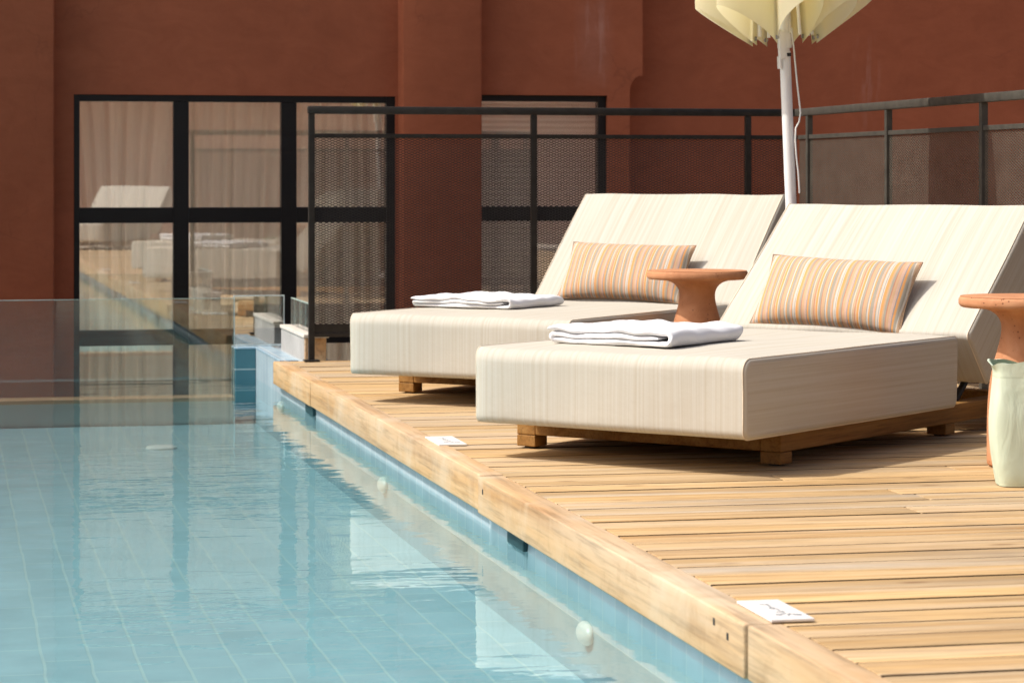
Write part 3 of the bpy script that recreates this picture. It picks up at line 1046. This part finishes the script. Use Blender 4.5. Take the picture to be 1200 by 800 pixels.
# ------------------------------------------------------------------ umbrella
UX, UY = 3.335, 9.85
um = thing('umbrella', 'folded cream parasol on a white pole behind the daybeds', 'umbrella', (UX, UY, 0))
um.rotation_euler = (0, radians(-2.4), 0)
m = MB(); m.lathe([(.0222, .02), (.0222, 1.36)], 24); m.lathe([(.0195, 1.361), (.0195, 2.86)], 24)
m.build('pole', M['white'], um, smooth=True)
m = MB(); m.lathe([(.26, .003), (.26, .045), (.25, .05), (.06, .055), (.042, .07), (.042, .30), (.036, .305)], 40)
m.build('base', M['white'], um, smooth=True)
m = MB(); m.box(-.030, .0, -.030, -.0, 1.33, 1.44, .004); m.box(-.030, -.021, -.022, .015, 1.29, 1.34, .003)
m.lathe([(.026, 1.372), (.029, 1.375), (.029, 1.43), (.026, 1.433)], 24)
m.build('crank_housing', M['white'], um, smooth=True)
m = MB(); m.box(-.004, .018, -.0238, -.0215, 1.338, 1.352, .001)
m.build('sticker', M['black'], um)
m = MB()
m.tube([(.025, -.02, 1.45), (.03, -.026, 1.36), (.036, -.028, 1.24), (.044, -.028, 1.14), (.046, -.028, 1.11), (.038, -.03, 1.075), (.022, -.032, 1.05), (.018, -.032, 1.0), (.021, -.031, .93), (.026, -.031, .87), (.028, -.031, .80), (.027, -.030, .79)], .0036, 8)
m.build('pull_cord', M['cable'], um, smooth=True)
def make_canopy():
    nl, nq, nt = 8, 28, 30
    V, F = [], []
    r = random.Random(4)
    lob = []
    for k in range(nl):
        lob.append((r.uniform(.92, 1.08), r.uniform(-.22, .22), r.uniform(-.012, .015)))
    zt, ztip = 2.80, 1.385
    cols = nl * nq
    for j in range(nt + 1):
        t = j / nt
        for c in range(cols):
            k, q = divmod(c, nq)
            qq = -1 + 2 * q / nq
            sc_, tw, dz = lob[k]
            bulge = (1 - abs(qq) ** 1.7) ** .85
            rib = .03 + .10 * t ** .9
            rf = (.05 + .32 * sin(min(1, t * 1.02) * pi / 2) ** 1.1) * sc_
            R = rib + (rf - rib) * bulge * min(1, t * 1.6)
            wide = 1.0 - .35 * bulge + .25 * bulge * t
            ang = (k + .5) * 2 * pi / nl + qq * (pi / nl) * wide + tw * bulge * 1.2 * t + .25
            hem = ztip + (.165 + dz) * bulge
            z = zt + (hem - zt) * t
            V.append((R * cos(ang), R * sin(ang), z))
    for j in range(nt):
        for c in range(cols):
            c2 = (c + 1) % cols
            F.append((j * cols + c, j * cols + c2, (j + 1) * cols + c2, (j + 1) * cols + c))
    o = mk('canopy', V, F, M['canopy'], um, True, sharp=180)
    for k in range(nl):
        a = k * 2 * pi / nl + .25
        g = MB()
        g.tube([(.133 * cos(a), .133 * sin(a), 1.412), (.140 * cos(a), .140 * sin(a), 1.412)], .0085, 10)
        g.build('grommet', M['grommet'], o, smooth=True)
        rb = MB()
        rb.tube([(.028 * cos(a), .028 * sin(a), 2.76), (.115 * cos(a), .115 * sin(a), 1.42)], .007, 8)
        rb.build('rib', M['white'], um, smooth=True)
make_canopy()

# ------------------------------------------------------------------ deck marker tiles
def make_card(label, corners, strokes):
    c = Vector((sum(p[0] for p in corners) / 4, sum(p[1] for p in corners) / 4, 0))
    ang = atan2(corners[1][1] - corners[0][1], corners[1][0] - corners[0][0])
    hx = ((corners[1][0] - corners[0][0]) + (corners[2][0] - corners[3][0])) / 4
    hy = ((corners[0][1] - corners[3][1]) + (corners[1][1] - corners[2][1])) / 4
    t = thing('marker_tile', label, 'marker tile', (c.x, c.y, .002), -.01, 'white pool edge marker tiles')
    m = MB(); m.box(-hx, hx, -hy, hy, 0.0, .0055, .0012)
    m.build('tile', M['card'], t)
    s = MB()
    for st in strokes:
        for i in range(len(st) - 1):
            a = Vector((st[i][0] * hx, st[i][1] * hy)); b_ = Vector((st[i + 1][0] * hx, st[i + 1][1] * hy))
            dv = (b_ - a); l = dv.length
            if l < 1e-6: continue
            n = Vector((-dv.y, dv.x)) / l * .0016
            ex = dv / l * .0012
            z = .0062
            q = [a - ex + n, b_ + ex + n, b_ + ex - n, a - ex - n]
            s.add([(p_.x, p_.y, z + i * .00002) for p_ in q], [(0, 3, 2, 1)])
    s.build('lettering', M['ink'], t)
    return t
def arc(cx, cy, rx, ry, a0, a1, n=10):
    return [(cx + rx * cos(a0 + (a1 - a0) * k / n), cy + ry * sin(a0 + (a1 - a0) * k / n)) for k in range(n + 1)]
strokes = [
    # first row of faint marks, running along the pool edge
    [(-.28, .50), (.05, .46)], [(.02, .50), (.02, .28)], arc(-.05, .10, .10, .08, 0, 2 * pi), [(.10, .02), (.10, -.14)], [(-.02, -.22), (.16, -.22), (.16, -.34)],
    # second row, curved mark with dots
    arc(-.30, -.56, .10, .05, 0, 2 * pi), arc(.12, -.62, .34, .14, pi * .95, pi * .1), [(.05, -.66), (.30, -.50)], arc(.48, -.60, .08, .05, 0, 2 * pi), arc(.62, -.62, .07, .05, 0, 2 * pi), [(-.2, -.3), (.1, -.36)]]
make_card('white marker tile with grey lettering on the deck edge nearest the camera', [(1.529, 4.896), (1.611, 4.901), (1.619, 4.675), (1.529, 4.666)], strokes)
make_card('white marker tile with grey lettering on the deck edge in front of the daybeds', [(1.522, 8.257), (1.611, 8.266), (1.607, 8.007), (1.515, 7.995)], strokes)

# ------------------------------------------------------------------ pool fittings
for (y, z, lab) in ((6.04, -.252, 'nearest white domed light on the pool wall'), (9.0, -.235, 'middle white domed light on the pool wall'), (11.85, -.205, 'farthest white domed light on the pool wall near the corner')):
    m = MB()
    m.lathe([(.040, 0), (.042, .006), (.041, .014), (.036, .026), (.025, .036), (.012, .041), (.003, .042)], 32)
    o = m.build('pool_light', M['nozzle'], None, smooth=True, sharp=60, loc=(WX - .0005, y, z), rot=(0, -pi / 2, 0))
    o.scale = (.70, 1.3, .62)
    tag(o, lab, 'pool light', 'white pool wall lights')
m = MB(); m.lathe([(.07, 0), (.07, .006), (.064, .010), (.02, .011)], 40)
o = m.build('floor_drain', M['nozzle'], None, smooth=True, loc=(.95, 11.79, FZ + .001))
tag(o, 'round white drain cover on the pool floor', 'drain')

# ------------------------------------------------------------------ light
EL, AZX, AZY = radians(52), -1.0, .02
sd = Vector((AZX, AZY, 0)).normalized() * cos(EL) + Vector((0, 0, sin(EL)))
sun = bpy.data.lights.new('sun', 'SUN')
sun.energy = 3.35
sun.angle = radians(.53)
sun.color = (1.0, .96, .895)
so = bpy.data.objects.new('sun', sun)
so.rotation_euler = sd.to_track_quat('Z', 'Y').to_euler()
so.location = (-6, 6, 8)
COL.objects.link(so)
W = bpy.data.worlds.new('World'); sc.world = W
W.use_nodes = True
nt = W.node_tree; nt.nodes.clear()
ow = nt.nodes.new('ShaderNodeOutputWorld'); bg = nt.nodes.new('ShaderNodeBackground'); sk = nt.nodes.new('ShaderNodeTexSky')
sk.sky_type = 'NISHITA'; sk.sun_disc = False
sk.sun_elevation = EL
sk.sun_rotation = atan2(sd.x, sd.y)
sk.air_density = .7; sk.dust_density = 6.0; sk.ozone_density = 1.0
bg.inputs['Strength'].default_value = .15
nt.links.new(sk.outputs[0], bg.inputs[0]); nt.links.new(bg.outputs[0], ow.inputs[0])

# ------------------------------------------------------------------ camera
cam = bpy.data.cameras.new('camera')
cam.sensor_width = 36
cam.lens = 3018 / 1200 * 36
cam.shift_y = -(400 - 211.9) / 1200
cam.clip_start = .05; cam.clip_end = 600
co = bpy.data.objects.new('camera', cam)
co.location = (0, 0, .84)
co.rotation_euler = (pi / 2, 0, -radians(12.36))
COL.objects.link(co)
cam.dof.use_dof = True
cam.dof.focus_distance = 8.0
cam.dof.aperture_fstop = 9.0
sc.camera = co

sc.view_settings.view_transform = 'Standard'
sc.view_settings.look = 'None'
sc.view_settings.exposure = 0.15
sc.view_settings.gamma = 1
sc.view_settings.use_curve_mapping = False
sc.render.engine = 'CYCLES'
cy = sc.cycles
cy.use_denoising = True
try: cy.denoiser = 'OPENIMAGEDENOISE'
except Exception: pass
cy.max_bounces = 12; cy.transparent_max_bounces = 24; cy.glossy_bounces = 6; cy.diffuse_bounces = 5
cy.sample_clamp_indirect = 8
cy.caustics_reflective = False; cy.caustics_refractive = False
cy.blur_glossy = .2
